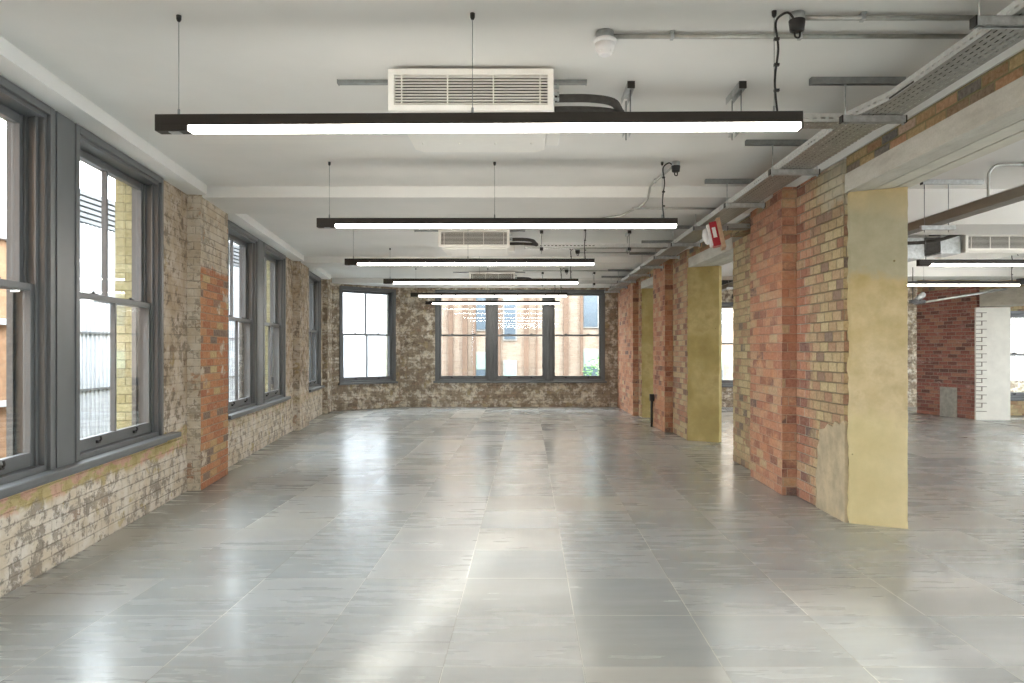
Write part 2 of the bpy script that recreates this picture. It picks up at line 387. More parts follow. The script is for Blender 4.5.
VOFF = 0.0
def build(name, bm, mats, parent=None, world=False, loc=None, rotz=0.0):
    """one mesh object; world=True means verts are in world space and the parent is an unrotated Empty"""
    if world and parent is not None:
        bmesh.ops.translate(bm, vec=-Vector(parent.location), verts=bm.verts)
    bmesh.ops.recalc_face_normals(bm, faces=bm.faces)
    uvl = bm.loops.layers.uv.new('UVMap')
    off = Vector(parent.location) if (world and parent is not None) else Vector((0, 0, 0))
    Z = Vector((0, 0, 1))
    for f in bm.faces:
        n = f.normal
        if abs(n.z) > .6:
            for l in f.loops: p = l.vert.co + off; l[uvl].uv = (p.y, p.x)
        else:
            tg = Z.cross(n).normalized()
            for l in f.loops: p = l.vert.co + off; l[uvl].uv = (p.dot(tg) + 50, p.z + VOFF)
    me = bpy.data.meshes.new(name); bm.to_mesh(me); bm.free()
    o = bpy.data.objects.new(name, me); COL.objects.link(o)
    for m in (mats if isinstance(mats, (list, tuple)) else [mats]): me.materials.append(M[m])
    if parent is not None: o.parent = parent
    if loc is not None: o.location = loc
    o.rotation_euler.z = rotz
    return o

def nb(): return bmesh.new()
def tag(o, label, cat, group=None, kind=None):
    if label: o['label'] = label
    if cat: o['category'] = cat
    if group: o['group'] = group
    if kind: o['kind'] = kind
    return o
def thing(name, label, cat, loc=(0, 0, 0), rotz=0.0, group=None, kind=None):
    o = bpy.data.objects.new(name, None); COL.objects.link(o); o.empty_display_size = .1
    o.location = loc; o.rotation_euler.z = rotz
    return tag(o, label, cat, group, kind)
def struct(name, bm, mats, **k):
    o = build(name, bm, mats, **k); o['kind'] = 'structure'; return o
def copy_tree(o, loc=None, rotz=None, label=None, parent=None, group=None):
    c = o.copy(); COL.objects.link(c)
    if parent is not None: c.parent = parent; c.matrix_parent_inverse = Matrix()
    if loc is not None: c.location = loc
    if rotz is not None: c.rotation_euler.z = rotz
    if label: c['label'] = label
    if group: c['group'] = group
    for ch in list(o.children): copy_tree(ch, parent=c)
    return c

CEIL = 2.95
# ------------------------------------------------------------------ floor, ceiling, walls
LW0 = Vector((-2.0565, -2.5)); LA = math.atan2(.9917, -.1289)           # left wall start and direction
CORN = Vector((-4.455, 15.95)); ANG_END = Vector((-3.05, 17.2))
def sL(y): return (y + 2.5) / .9917
OUT = .5
bm = nb()
prism(bm, [(-2.0565 - .5, -3.0), (13.0, -3.0), (13.0, 17.7), (-3.3, 17.7), (-4.455 - .45, 16.3)], -.25, 0)
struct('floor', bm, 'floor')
bm = nb()
prism(bm, [(-2.0565 - .5, -3.0), (13.0, -3.0), (13.0, 17.7), (-3.3, 17.7), (-4.455 - .45, 16.3)], CEIL, CEIL + .3)
struct('ceiling', bm, 'white')

def wall_run(name, P0, ang, L, openings, mats, H=CEIL, thick_in=.2, thick_out=.36):
    """local x along the wall, local y outward; inner skin and outer ochre-brick skin"""
    bm = nb()
    ops = sorted(openings)
    xs = 0.0
    for (a, b, z0, z1) in ops:
        if a > xs: box(bm, xs, a, 0, thick_in, 0, H)
        if z0 > 0: box(bm, a, b, 0, thick_in, 0, z0)
        if z1 < H: box(bm, a, b, 0, thick_in, z1, H)
        xs = b
    if xs < L: box(bm, xs, L, 0, thick_in, 0, H)
    # outer skin, reveals a little tighter than the frames
    xs = 0.0
    for (a, b, z0, z1) in ops:
        a += .04; b -= .04; z0 -= 0 if z0 == 0 else .02; z1 -= .03
        if a > xs: box(bm, xs, a, thick_in, thick_out, -.3, H + .3, 1)
        if z0 > 0: box(bm, a, b, thick_in, thick_out, -.3, z0, 1)
        box(bm, a, b, thick_in, thick_out, z1, H + .3, 1)
        xs = b
    if xs < L: box(bm, xs, L, thick_in, thick_out, -.3, H + .3, 1)
    return struct(name, bm, mats, loc=(P0[0], P0[1], 0), rotz=ang)

ZS, ZH, ZHL = .60, 2.82, 2.855
W_L = 1.53
G1 = [(2.945, 4.475), (4.745, 6.275)]     # world-Y starts/ends of sash windows on the left wall
G2 = [(8.22, 9.66), (9.98, 11.44)]
G3 = [(13.5, 15.0)]
opsL = [(sL(a), sL(b), ZS, ZHL) for a, b in ((2.945, 6.275), (8.22, 11.44), (13.5, 15.0), (-1.5, 1.7))]
wall_run('wall_left', LW0, LA, sL(15.95), opsL, ['scraped', 'ochre'])
AA = math.atan2(ANG_END.y - CORN.y, ANG_END.x - CORN.x); AL = (ANG_END - CORN).length
wall_run('wall_corner', CORN, AA, AL, [(.30, 1.75, ZS, ZH - .02)], ['scraped_far', 'ochre'])
wall_run('wall_far', (-3.05, 17.2), 0, 16.0, [(.833, 4.89, ZS, ZH - .02), (7.25, 8.70, .50, 2.50)], ['scraped_far', 'ochre'])
# wall behind the camera: openings shaped for the sun patches, two added for daylight
wall_run('wall_back', (13.0, -2.5), PI, 15.1, [(14.72, 15.02, 0, 2.2), (12.40, 13.45, .5, 1.85), (1.5, 4.6, .55, 2.3), (5.4, 8.4, .55, 2.3)], ['scraped_far', 'ochre'])
wall_run('wall_right', (12.6, 14.6), -PI / 2, 17.1, [(3.2, 6.4, .55, 2.6), (7.2, 10.4, .55, 2.6), (11.2, 14.4, .55, 2.6)], ['scraped_far', 'ochre'])  # unseen openings added so more sky light reaches the rooms
wall_run('wall_side_room', (9.32, 14.55), 0, 3.6, [(.10, 1.6, .36, 2.15)], ['stock', 'ochre'])

# ---------------------------------------------------------------- sash windows
def make_window(no, P, ang, W, z0, z1, bar=True, hardware=True, lab=None):
    t = thing('window_%d' % no, None, None, (P[0], P[1], 0), ang, kind='structure')
    H0, H1 = z0, z1
    c = .05; st = .055; liner = .055
    bm = nb()
    for (a, b) in ((0, c), (W - c, W)):
        box(bm, a, b, -.022, .20, H0 + .02, H1, bev=.004)
    box(bm, c, W - c, -.022, .20, H1 - c, H1, bev=.004)
    for (a, b) in ((c, c + .028), (W - c - .028, W - c)):
        box(bm, a, b, .0, .20, H0 + .02, H1 - c)
    for (a, b) in ((c + .028, c + liner), (W - c - liner, W - c - .028)):
        box(bm, a, b, .035, .045, H0 + .02, H1 - c); box(bm, a, b, .094, .106, H0 + .02, H1 - c); box(bm, a, b, .165, .20, H0 + .02, H1 - c)
    box(bm, c, W - c, 0, .20, H1 - c - .025, H1 - c)
    box(bm, c, W - c, .0, .20, H0 + .02, H0 + .055)
    build('frame', bm, 'frame', t)
    a, b = c + .030, W - c - .030
    mid = H0 + (H1 - H0) * .505
    def sash(nm, y0, y1, lo, hi, lowr, topr):
        bm = nb()
        box(bm, a, a + st, y0, y1, lo, hi, bev=.003); box(bm, b - st, b, y0, y1, lo, hi, bev=.003)
        box(bm, a + st, b - st, y0, y1, lo, lo + lowr, bev=.003); box(bm, a + st, b - st, y0, y1, hi - topr, hi, bev=.003)
        if bar: box(bm, (a + b) / 2 - .013, (a + b) / 2 + .013, y0 + .004, y1 - .004, lo + lowr, hi - topr)
        s = build(nm, bm, 'frame', t)
        bm = nb(); ym = (y0 + y1) / 2
        box(bm, a + st - .005, b - st + .005, ym - .003, ym + .003, lo + lowr - .005, hi - topr + .005)
        build('glass_pane', bm, 'glass', s)
        return s
    up = sash('upper_sash', .110, .155, mid - .02, H1 - c - .027, .04, .055)
    lo = sash('lower_sash', .049, .092, H0 + .057, mid + .022, .085, .042)
    if hardware:
        for fx in (.27, .73):
            x = a + (b - a) * fx
            bm = nb(); box(bm, x - .022, x + .022, .030, .049, H0 + .09, H0 + .112, bev=.003); tube(bm, spline([(x, .046, H0 + .10), (x, .022, H0 + .115), (x, .026, H0 + .14)], 4), .007, 6)
            build('sash_lift', bm, 'black', lo)
            bm = nb(); box(bm, x - .03, x + .03, .055, .09, mid + .022, mid + .032, bev=.003); tube(bm, [(x - .02, .07, mid + .036), (x + .025, .075, mid + .040)], .007, 6)
            build('sash_fastener', bm, 'black', lo)
        for x in (c + .0285, W - c - .0285):
            bm = nb(); box(bm, x - .004, x + .004, .125, .150, H1 - .30, H1 - .20, bev=.003)
            build('pulley', bm, 'black', t)
    return t
def on_left(y): return LW0 + Vector((math.cos(LA), math.sin(LA))) * sL(y)
n = 0
for grp in (G1, G2, G3, [(-1.5, .0), (.17, 1.7)]):
    for (ya, yb) in grp:
        n += 1
        p = on_left(ya); make_window(n, p, LA, sL(yb) - sL(ya), ZS, ZHL)
ca = Vector((math.cos(AA), math.sin(AA)))
n += 1; make_window(n, CORN + ca * .30, AA, 1.45, ZS, ZH - .02)
for k in range(3):
    n += 1; make_window(n, (-2.217 + k * 1.363, 17.2), 0, 1.33, ZS, ZH - .02, bar=False)
n += 1; make_window(n, (4.2, 17.2), 0, 1.45, .50, 2.50, bar=False)
n += 1; make_window(n, (9.42, 14.55), 0, 1.5, .36, 2.15, bar=False)
# mullion posts and sills
def trim_box(no, P, ang, x0, x1, y0, y1, z0, z1, bev=.004):
    bm = nb(); box(bm, x0, x1, y0, y1, z0, z1, bev=bev)
    return struct('trim_%d' % no, bm, 'frame', loc=(P[0], P[1], 0), rotz=ang)
k = 1
for (ya, yb) in ((4.475, 4.745), (9.66, 9.98), (0, .17)):
    bm = nb(); w = sL(yb) - sL(ya)
    box(bm, 0, w, -.012, .20, ZS + .02, ZHL); box(bm, .03, w - .03, -.02, -.012, ZS + .02, ZHL, bev=.002)
    p = on_left(ya); struct('trim_%d' % k, bm, 'frame', loc=(p.x, p.y, 0), rotz=LA); k += 1
for x in (-.887, .476):
    bm = nb(); box(bm, 0, .033, -.03, .20, ZS + .02, ZH - .02); struct('trim_%d' % k, bm, 'frame', loc=(x, 17.2, 0)); k += 1
for (ya, yb, z) in ((2.945, 6.275, ZS), (8.22, 11.44, ZS), (13.5, 15.0, ZS), (-1.5, 1.7, ZS)):
    p = on_left(ya); L = sL(yb) - sL(ya)
    bm = nb(); box(bm, -.10, L + .26 if ya < 3 else L + .10, -.085, .0, z - .025, z + .02, bev=.008); box(bm, .0, L, -.005, .2, z - .0, z + .02)
    box(bm, -.06, L + .06, -.03, .0, z - .05, z - .025)
    struct('trim_%d' % k, bm, 'frame', loc=(p.x, p.y, 0), rotz=LA); k += 1
for (P, ang, x0, x1, z) in ((CORN, AA, .27, 1.78, ZS), ((-2.217, 17.2), 0, -.04, 4.10, ZS), ((4.2, 17.2), 0, -.04, 1.49, .50), ((9.42, 14.55), 0, -.04, 1.54, .36)):
    bm = nb(); box(bm, x0, x1, -.06, .0, z - .025, z + .02, bev=.006); box(bm, x0 + .04, x1 - .04, -.005, .2, z, z + .02)
    struct('trim_%d' % k, bm, 'frame', loc=(P[0], P[1], 0), rotz=ang); k += 1

# white bulkhead over the left windows and the ceiling downstands
def bulk(name, ya, yb, pr=.185, z=2.857):
    p = on_left(ya); bm = nb(); box(bm, 0, sL(yb) - sL(ya), -pr, 0.0, z, CEIL)
    struct(name, bm, 'white', loc=(p.x, p.y, 0), rotz=LA)
bulk('trim_20', -2.5, 6.93); bulk('trim_21', 7.87, 12.12); bulk('trim_22', 13.0, 15.25)
j = 23
for (ya, yb) in ((7.0, 7.85), (12.25, 13.0), (15.95, 17.2)):
    xl = -2.3815 - .13 * ya; xl2 = -2.3815 - .13 * yb
    bm = nb()
    if ya < 15: prism(bm, [(xl, ya), (2.5, ya), (2.5, yb), (xl2, yb)], 2.843, CEIL)
    else: prism(bm, [(-4.45, ya), (2.5, ya), (2.5, yb), (-3.05, yb)], 2.843, CEIL)
    struct('trim_%d' % j, bm, 'white'); j += 1
for (ya, yb, zz) in ((7.1, 7.75, 2.60), (12.3, 13.0, 2.62)):
    bm = nb(); box(bm, 2.9, 12.6, ya, yb, zz, CEIL); struct('trim_%d' % j, bm, 'white'); j += 1
bm = nb(); box(bm, 2.50, 2.90, -2.5, 17.2, 2.885, CEIL); struct('trim_%d' % j, bm, 'white')

# ------------------------------------------------------------------ brick piers, course by course
def offset_poly(pts, d):
    n = len(pts); out = []
    a = sum(pts[i][0] * pts[(i + 1) % n][1] - pts[(i + 1) % n][0] * pts[i][1] for i in range(n)); sg = 1 if a > 0 else -1
    for i in range(n):
        p0, p1, p2 = (Vector(pts[i - 1]), Vector(pts[i]), Vector(pts[(i + 1) % n]))
        e1 = (p1 - p0).normalized(); e2 = (p2 - p1).normalized()
        n1 = Vector((-e1.y, e1.x)) * sg; n2 = Vector((-e2.y, e2.x)) * sg
        m = n1 + n2; m = m / max(.3, m.dot(m)) * 2 if m.length > 1e-6 else n1
        out.append(tuple(p1 + m * d))
    return out
def courses(bm, pts, z0, z1, jit=.003, ch=.075, inset=.0045, mi=0, rag=0.0, ragv=()):
    k0 = int(round(z0 / ch)); k1 = int(math.ceil(z1 / ch - 1e-6))
    for k in range(k0, k1):
        a = k * ch; b = min(z1, a + ch)
        q = []
        for i, p in enumerate(pts):
            r = jit + (rag if i in ragv else 0)
            q.append((p[0] + random.uniform(-jit, jit), p[1] + random.uniform(-r, r)))
        prism(bm, q, a + .004, max(a + .01, b - .004), mi)
    prism(bm, offset_poly(pts, inset), z0 + .002, z1 - .001, mi)

def pier_base(name, label, loc): return thing(name, label, 'pier', loc, group=None)
ZL = 2.60
# nearest pier of the arcade
t = pier_base('brick_pier', 'nearest arcade pier, red and yellow brick with a broad pale yellow concrete end', (2.7, 7.2, 0))
bm = nb(); courses(bm, [(2.515, 5.74), (2.88, 5.60), (2.93, 6.70), (2.50, 6.70)], 0, 2.884, ch=.084, rag=.012, ragv=(0,)); b = build('near_brickwork', bm, 'stock_near', t, world=True)
b['label'] = 'yellow stock brick near side'
bm = nb()
edge = [(5.672, 0), (6.24, 0), (6.22, .14), (6.25, .27), (6.20, .40), (6.21, .52), (6.16, .60), (6.17, .68), (6.06, .70), (6.0, .745), (5.90, .73), (5.86, .78), (5.77, .76), (5.70, .80), (5.672, .79)]
fr_ = [bm.verts.new((2.494, y, z)) for y, z in edge]; bk_ = [bm.verts.new((2.52, y, z)) for y, z in edge]
bm.faces.new(fr_); bm.faces.new(bk_[::-1])
for i in range(len(edge)): bm.faces.new((fr_[i], bk_[i], bk_[(i + 1) % len(edge)], fr_[(i + 1) % len(edge)]))
b = build('render_patch', bm, 'tanrender', t, world=True); b['label'] = 'lumpy tan cement render low on the near side'
bm = nb(); courses(bm, [(2.372, 6.72), (2.94, 6.70), (2.94, 7.76), (2.395, 7.76)], 0, 2.884, ch=.084); b = build('projecting_brickwork', bm, 'red', t, world=True)
b['label'] = 'projecting band of orange red brick'
bm = nb(); courses(bm, [(2.505, 7.76), (2.94, 7.76), (2.94, 8.83), (2.515, 8.83)], 0, 2.68, ch=.084); b = build('far_brickwork', bm, 'stock', t, world=True)
b['label'] = 'yellow brown brick far side'
def jamb(bm, pl, pr, back, z0, z1, step=.06, r=.006):
    z = z0
    dirv = (Vector(pr) - Vector(pl)).normalized(); nrm = Vector((-dirv.y, dirv.x))
    rings = []
    while z < z1 + 1e-6:
        a = Vector(pl) + dirv * random.uniform(-r, r) * 1.5; b_ = Vector(pr) + dirv * random.uniform(-r, r) * .5
        rings.append([bm.verts.new((q.x, q.y, z)) for q in (a, a + dirv * .02 - nrm * .004, b_ - dirv * .012 - nrm * .003, b_, Vector(pr) + nrm * back, Vector(pl) + nrm * back)])
        z += step
        if z > z1 and z < z1 + step - 1e-6: z = z1
    for A, B in zip(rings, rings[1:]):
        for i in range(6): bm.faces.new((A[i], A[(i + 1) % 6], B[(i + 1) % 6], B[i]))
    bm.faces.new(rings[0][::-1]); bm.faces.new(rings[-1])
bm = nb(); jamb(bm, (2.515, 5.66), (2.885, 5.47), .13, 0, ZL); b = build('concrete_jamb', bm, 'concrete_y', t, world=True)
b['label'] = 'smooth pale yellow concrete end with a grey stained top'
# middle pier
t = pier_base('brick_pier', 'middle arcade pier with plain mustard concrete end and black upstand at its far corner', (2.55, 12.0, 0))
bm = nb(); courses(bm, [(2.40, 10.88), (2.80, 10.70), (2.84, 11.86), (2.385, 11.86)], 0, 2.884, ch=.084); build('near_brickwork', bm, 'stock_red', t, world=True)
bm = nb(); courses(bm, [(2.255, 11.86), (2.84, 11.86), (2.84, 12.86), (2.235, 12.86)], 0, 2.884, ch=.084); build('projecting_brickwork', bm, 'red', t, world=True)
bm = nb(); courses(bm, [(2.36, 12.86), (2.84, 12.86), (2.84, 13.5), (2.35, 13.5)], 0, 2.884, ch=.084); build('far_brickwork', bm, 'stock', t, world=True)
bm = nb(); jamb(bm, (2.40, 10.83), (2.81, 10.58), .12, 0, ZL); build('concrete_jamb', bm, 'concrete_m', t, world=True)
# far pier
t = pier_base('brick_pier', 'farthest arcade pier, red brick joining the end wall beside the triple window', (2.45, 16.0, 0))
bm = nb(); courses(bm, [(2.285, 14.62), (2.74, 14.5), (2.76, 14.88), (2.28, 14.88)], 0, 2.884, ch=.084); build('near_brickwork', bm, 'stock_red', t, world=True)
bm = nb(); courses(bm, [(2.165, 14.86), (2.76, 14.86), (2.76, 17.2), (2.14, 17.2)], 0, 2.884, ch=.084); build('projecting_brickwork', bm, 'red', t, world=True)
bm = nb(); jamb(bm, (2.30, 14.55), (2.72, 14.35), .14, 0, ZL); build('concrete_jamb', bm, 'concrete_m', t, world=True)
# lintels with brick band over them
def lintel(label, y0, y1, x0a, x0b, w=.42):
    t = thing('concrete_lintel', label, 'lintel', ((x0a + x0b) / 2 + .2, (y0 + y1) / 2, ZL))
    bm = nb(); prism(bm, [(x0a, y0), (x0a + .16, y0), (x0b + .16, y1), (x0b, y1)], ZL, 2.745); build('rough_beam', bm, 'concrete_g', t, world=True)
    for i, (a, c_) in enumerate(((.178, .30), (.318, w))):
        bm = nb(); prism(bm, [(x0a + a, y0), (x0a + c_, y0), (x0b + c_, y1), (x0b + a, y1)], ZL + .004, 2.745); build('soffit_plank', bm, 'plank', t, world=True)
    bm = nb(); prism(bm, [(x0a + .012, y0), (x0a + w, y0), (x0b + w, y1), (x0b + .012, y1)], 2.747, 2.883); b = build('brick_band', bm, 'band', t, world=True)
    b['label'] = 'two courses of rough red and ochre brick above the beam'
    return t
lintel('near grey concrete lintel running overhead to the nearest pier', -2.5, 5.68, 2.50, 2.50)
lintel('concrete lintel spanning between nearest and middle piers behind the red sounder', 8.83, 10.9, 2.50, 2.42)
lintel('small distant concrete lintel between middle and farthest piers', 13.5, 14.6, 2.36, 2.29)
bm = nb(); box(bm, 2.50, 2.90, 7.76, 8.83, 2.75, 2.87); struct('trim_40', bm, 'stock')

# left-hand piers
def left_pier(label, ya, yb, pr, mat, nubh=.0, ztop=CEIL):
    base = on_left((ya + yb) / 2)
    t = thing('brick_pier', label, 'pier', (base.x, base.y, 0), LA)
    h = (sL(yb) - sL(ya)) / 2
    bm = nb(); courses(bm, [(-h, -pr), (h, -pr), (h, 0.0), (-h, 0.0)], 0, ztop); build('brickwork', bm, mat, t)
    return t
t = left_pier('orange brick pier with plastered top between the first and second left windows', 6.93, 7.85, .125, 'pier_orange')
t = left_pier('scraped brown brick pier beyond the second pair of left windows', 12.12, 13.0, .11, 'scraped')
t = left_pier('narrow scraped brick pier at the far left corner', 15.30, 15.93, .11, 'scraped_far')
bm = nb(); box(bm, sL(7.95)-sL(6.275), sL(7.96)-sL(6.275), -.001, 0, 0, 1); bm.free()

# second arcade on the far right
t = thing('brick_pier', 'deep red brick pier with white painted end seen far right beyond the arcade', 'pier', (8.8, 14.8, 0))
bm = nb(); courses(bm, [(8.37, 15.50), (8.76, 14.06), (9.3, 14.2), (9.0, 15.7)], 0, 2.60, jit=.002); build('brickwork', bm, 'deepred', t, world=True)
bm = nb(); prism(bm, [(8.74, 14.05), (9.34, 13.94), (9.36, 14.08), (8.76, 14.19)], 0, 2.19); b = build('painted_jamb', bm, 'whitepaint', t, world=True); b['label'] = 'white painted flat end'
bm = nb()
for kk in range(2, 27):
    z = kk * .08; L = .10 if kk % 2 else .19
    d = Vector((.6, -.11)).normalized(); nn = Vector((d.y, -d.x))
    a = Vector((8.74, 14.05)) + nn * .012
    e = a + d * L
    prism(bm, [tuple(a), tuple(e), tuple(e - nn * .014), tuple(a - nn * .014)], z, z + .010)
    if kk % 2:
        f = a + d * .19
        prism(bm, [tuple(e), tuple(e + d * .010), tuple(e + d * .010 - nn * .014), tuple(e - nn * .014)], z, z + .08)
b = build('toothed_brick_joints', bm, 'toothed', t, world=True); b['label'] = 'dark stepped joints of toothed brick along the white end'
bm = nb(); d = Vector((.39, -1.44)).normalized(); a = Vector((8.37, 15.50)) + d * .62; nn = Vector((-abs(d.y), -d.x)).normalized(); nn = Vector((d.y, -d.x))
nn = nn if nn.x < 0 else -nn
prism(bm, [tuple(a), tuple(a + d * .42), tuple(a + d * .42 + nn * .012), tuple(a + nn * .012)], 0, .60); b = build('cement_patch', bm, 'patch', t, world=True); b['label'] = 'rectangular grey cement patch'
bm = nb(); prism(bm, [(8.78, 14.0), (10.4, 8.0), (10.9, 8.1), (9.33, 14.1)], 2.20, 2.52)
tag(build('concrete_lintel', bm, 'concrete_g'), 'pale concrete lintel above the white painted pier end at far right', 'lintel')
bm = nb(); prism(bm, [(8.78, 14.0), (10.4, 8.0), (10.9, 8.1), (9.33, 14.1)], 2.522, 2.66)
prism(bm, [(8.38, 15.5), (8.78, 14.0), (9.33, 14.1), (9.0, 15.7)], 2.60, CEIL)
prism(bm, [(8.78, 14.0), (10.4, 8.0), (10.9, 8.1), (9.33, 14.1)], 2.66, CEIL, 1)
struct('trim_41', bm, ['stock', 'white'])
bm = nb(); prism(bm, [(9.32, 14.1), (12.6, 13.2), (12.6, 14.55), (9.32, 14.55)], 0, .035); struct('trim_42', bm, 'concrete_g')

# ------------------------------------------------------------------ linear luminaires
LZ = 2.394; LH = .078; LW = .062; LL = 3.04
def luminaire(label, loc, rot):
    t = thing('linear_light', label, 'light', loc, rot, 'suspended linear lights in the main room')
    bm = nb()
    box(bm, -LL / 2, LL / 2, -LW / 2, LW / 2, .0265, LH, bev=.002)                     # top of the profile
    box(bm, -LL / 2, -LL / 2 + .155, -LW / 2, LW / 2, 0, .027, bev=.002)
    box(bm, LL / 2 - .008, LL / 2, -LW / 2, LW / 2, 0, .027)
    build('housing', bm, 'lampblack', t)
    bm = nb(); box(bm, -LL / 2 + .156, LL / 2 - .009, -LW / 2 + .001, LW / 2 - .001, .0, .026, bev=.003); build('diffuser', bm, 'diffuser', t)
    bm = nb(); box(bm, -LL / 2 + .06, -LL / 2 + .11, -.02, .02, -.004, .0, bev=.001); b = build('sensor', bm, 'galv', t); b['label'] = 'small silver sensor on the underside'
    top = CEIL - LZ
    for x in (-LL / 2 + .10, -.022, LL / 2 - .125):
        bm = nb(); tube(bm, [(x, 0, LH), (x, 0, top)], .0018, 6); lathe(bm, [(.006, LH), (.006, LH + .03), (.003, LH + .035)], (x, 0, 0), 8)
        w = build('suspension_wire', bm, 'galv_dull', t)
        bm = nb(); lathe(bm, [(.006, top - .03), (.011, top - .02), (.012, top)], (x, 0, 0), 12); build('ceiling_cap', bm, 'black', w)
    x = LL / 2 - .11
    bm = nb(); tube(bm, spline([(x, 0, LH), (x - .012, 0, LH + .15), (x + .004, 0, LH + .30), (x - .008, 0, top - .07), (x + .005, 0, top - .03), (x + .05, 0, top - .008), (x + .085, .0, top - .05), (x + .095, 0, top - .062)], 6), .0055, 8)
    for zz in (.1, .22, .34): box(bm, x - .016, x + .008, -.008, .008, LH + zz, LH + zz + .012)
    build('power_cable', bm, 'black', t)
    return t
lights = [(-.24, 3.40, -.016, 'nearest and longest-looking suspended black linear light across the room'),
          (-.26, 6.09, 0, 'second nearest black linear light, in front of the second air conditioner'),
          (-.71, 8.78, 0, 'third black linear light from the camera, just under the second air conditioner'),
          (-.735, 11.25, 0, 'fourth black linear light, just above the top of the far windows'),
          (-.76, 14.0, 0, 'fifth black linear light, crossing the top of the far triple window'),
          (-.80, 16.3, 0, 'farthest and lowest-looking black linear light in front of the triple window')]
L0 = None
for (x, y, r, lab) in lights:
    if L0 is None: L0 = luminaire(lab, (x, y, LZ), r)
    else: copy_tree(L0, (x, y, LZ), r, lab)
rr = 'suspended linear lights in the side room'
copy_tree(L0, (6.32, 8.87, LZ), 0, 'nearer black linear light in the side room right of the arcade', group=rr)
copy_tree(L0, (6.42, 11.64, LZ), 0, 'farther black linear light in the side room above the red pier', group=rr)
for (x, y, g, lab) in ((-.2, .70, None, 'unseen linear light added directly above the viewpoint'), (6.3, 6.1, rr, 'added side room linear light out of view near the arcade'), (6.3, 3.4, rr, 'added side room linear light out of view beside the near lintel'),
                       (6.3, .7, rr, 'added side room linear light out of view nearest the back wall'), (5.6, 14.4, rr, 'added side room linear light near the far wall hidden by the piers')):
    copy_tree(L0, (x, y, LZ), 0, lab, group=g)  # unseen lamps added for the light they give the rooms

# junction boxes and ceiling conduits
def jbox(label, x, y):
    t = thing('junction_box', label, 'junction box', (x, y, CEIL))
    bm = nb(); lathe(bm, [(.034, -.035), (.036, -.03), (.036, 0)], seg=20); build('steel_back', bm, 'galv', t)
    bm = nb(); lathe(bm, [(.020, -.088), (.033, -.082), (.038, -.036), (.038, -.034)], seg=20); c = build('black_cover', bm, 'black', t)
    bm = nb(); tube(bm, spline([(-.01, 0, -.08), (-.008, 0, -.11), (.012, 0, -.112), (.014, 0, -.08)], 5), .005, 6); build('cable_loop', bm, 'black', t)
    return t
for (lx, ly, _, _), lab in zip(lights, ('round black junction box above right end of the nearest light', 'round black junction box above right end of the second light',
        'round black junction box above the third light, mostly behind the second light', 'round black junction box above right end of the fourth light', 'tiny black junction box above right end of the fifth light', 'tiny black junction box above the farthest light')):
    jbox(lab, lx + LL / 2 - .11 + .10, ly)
def conduit(label, pts, r=.0105, clips=()):
    t = thing('steel_conduit', label, 'conduit', pts[0])
    bm = nb(); tube(bm, pts, r, 10); build('pipe', bm, 'conduit', t, world=True)
    for c in clips:
        bm = nb(); box(bm, c[0] - .008, c[0] + .008, c[1] - .016, c[1] + .016, c[2] - .014, CEIL)
        box(bm, c[0] - .012, c[0] + .012, c[1] - .022, c[1] + .022, CEIL - .008, CEIL)
        build('saddle_clip', bm, 'galv', t, world=True)
    return t
zc = CEIL - .022
conduit('straight steel conduit along ceiling top right from the nearest junction box', [(1.30, 3.40, zc), (2.2, 3.40, zc)], .012, [(1.58, 3.40, zc)])
conduit('straight steel conduit running right from the smoke detector', [(.42, 3.60, zc), (2.2, 3.60, zc)], .012, [(.72, 3.6, zc), (1.36, 3.6, zc)])
zb = 2.843 - .018
conduit('bent steel conduit dropping from the second junction box round the ceiling beam', spline([(1.24, 6.14, zc), (1.20, 6.55, zc), (1.17, 6.85, zc), (1.17, 6.95, 2.88), (1.16, 7.02, zb), (1.15, 7.35, zb), (1.10, 7.46, zb)], 4), .0105, [(1.185, 6.70, zc)])
conduit('thin dark conduit along the beam soffit right of the second light', [(1.08, 7.46, zb), (2.0, 7.46, zb)], .0105)
conduit('thin conduit on the ceiling running right above the third light', [(1.10, 7.50, zb), (1.02, 7.84, zb), (.85, 8.6, zc), (.80, 8.75, zc)])
conduit('distant steel conduit crossing the ceiling behind the fourth light', [(-.1, 14.25, zc), (1.95, 14.25, zc)])
conduit('faint distant conduit above the fourth light leading right to the tray', [(.80, 11.6, zc), (1.95, 11.6, zc)])
conduit('curved steel conduit at far right dropping onto the brown trunking', spline([(4.4, 6.1, zc), (4.05, 6.1, zc), (3.96, 6.1, zc - .01), (3.91, 6.1, zc - .06), (3.90, 6.1, zc - .12), (3.90, 6.1, 2.56)], 5), .012, [(4.2, 6.1, zc)])

# smoke detector
t = thing('smoke_detector', 'white smoke detector on the ceiling above the nearest light', 'smoke detector', (.385, 3.60, CEIL))
bm = nb(); lathe(bm, [(.052, -.04), (.045, -.03), (.043, 0)], seg=28); build('mounting_box', bm, 'galv', t)
bm = nb(); lathe(bm, [(.050, -.058), (.058, -.052), (.058, -.041)], seg=28); b = build('base', bm, 'plastic', t)
bm = nb(); lathe(bm, [(.024, -.118), (.034, -.112), (.036, -.100), (.044, -.096), (.050, -.059)], seg=28)
for k_ in range(8):
    a = k_ * PI / 4; box(bm, .036 * math.cos(a) - .003, .036 * math.cos(a) + .003, .036 * math.sin(a) - .003, .036 * math.sin(a) + .003, -.108, -.095)
build('sensor_head', bm, 'plastic', t)

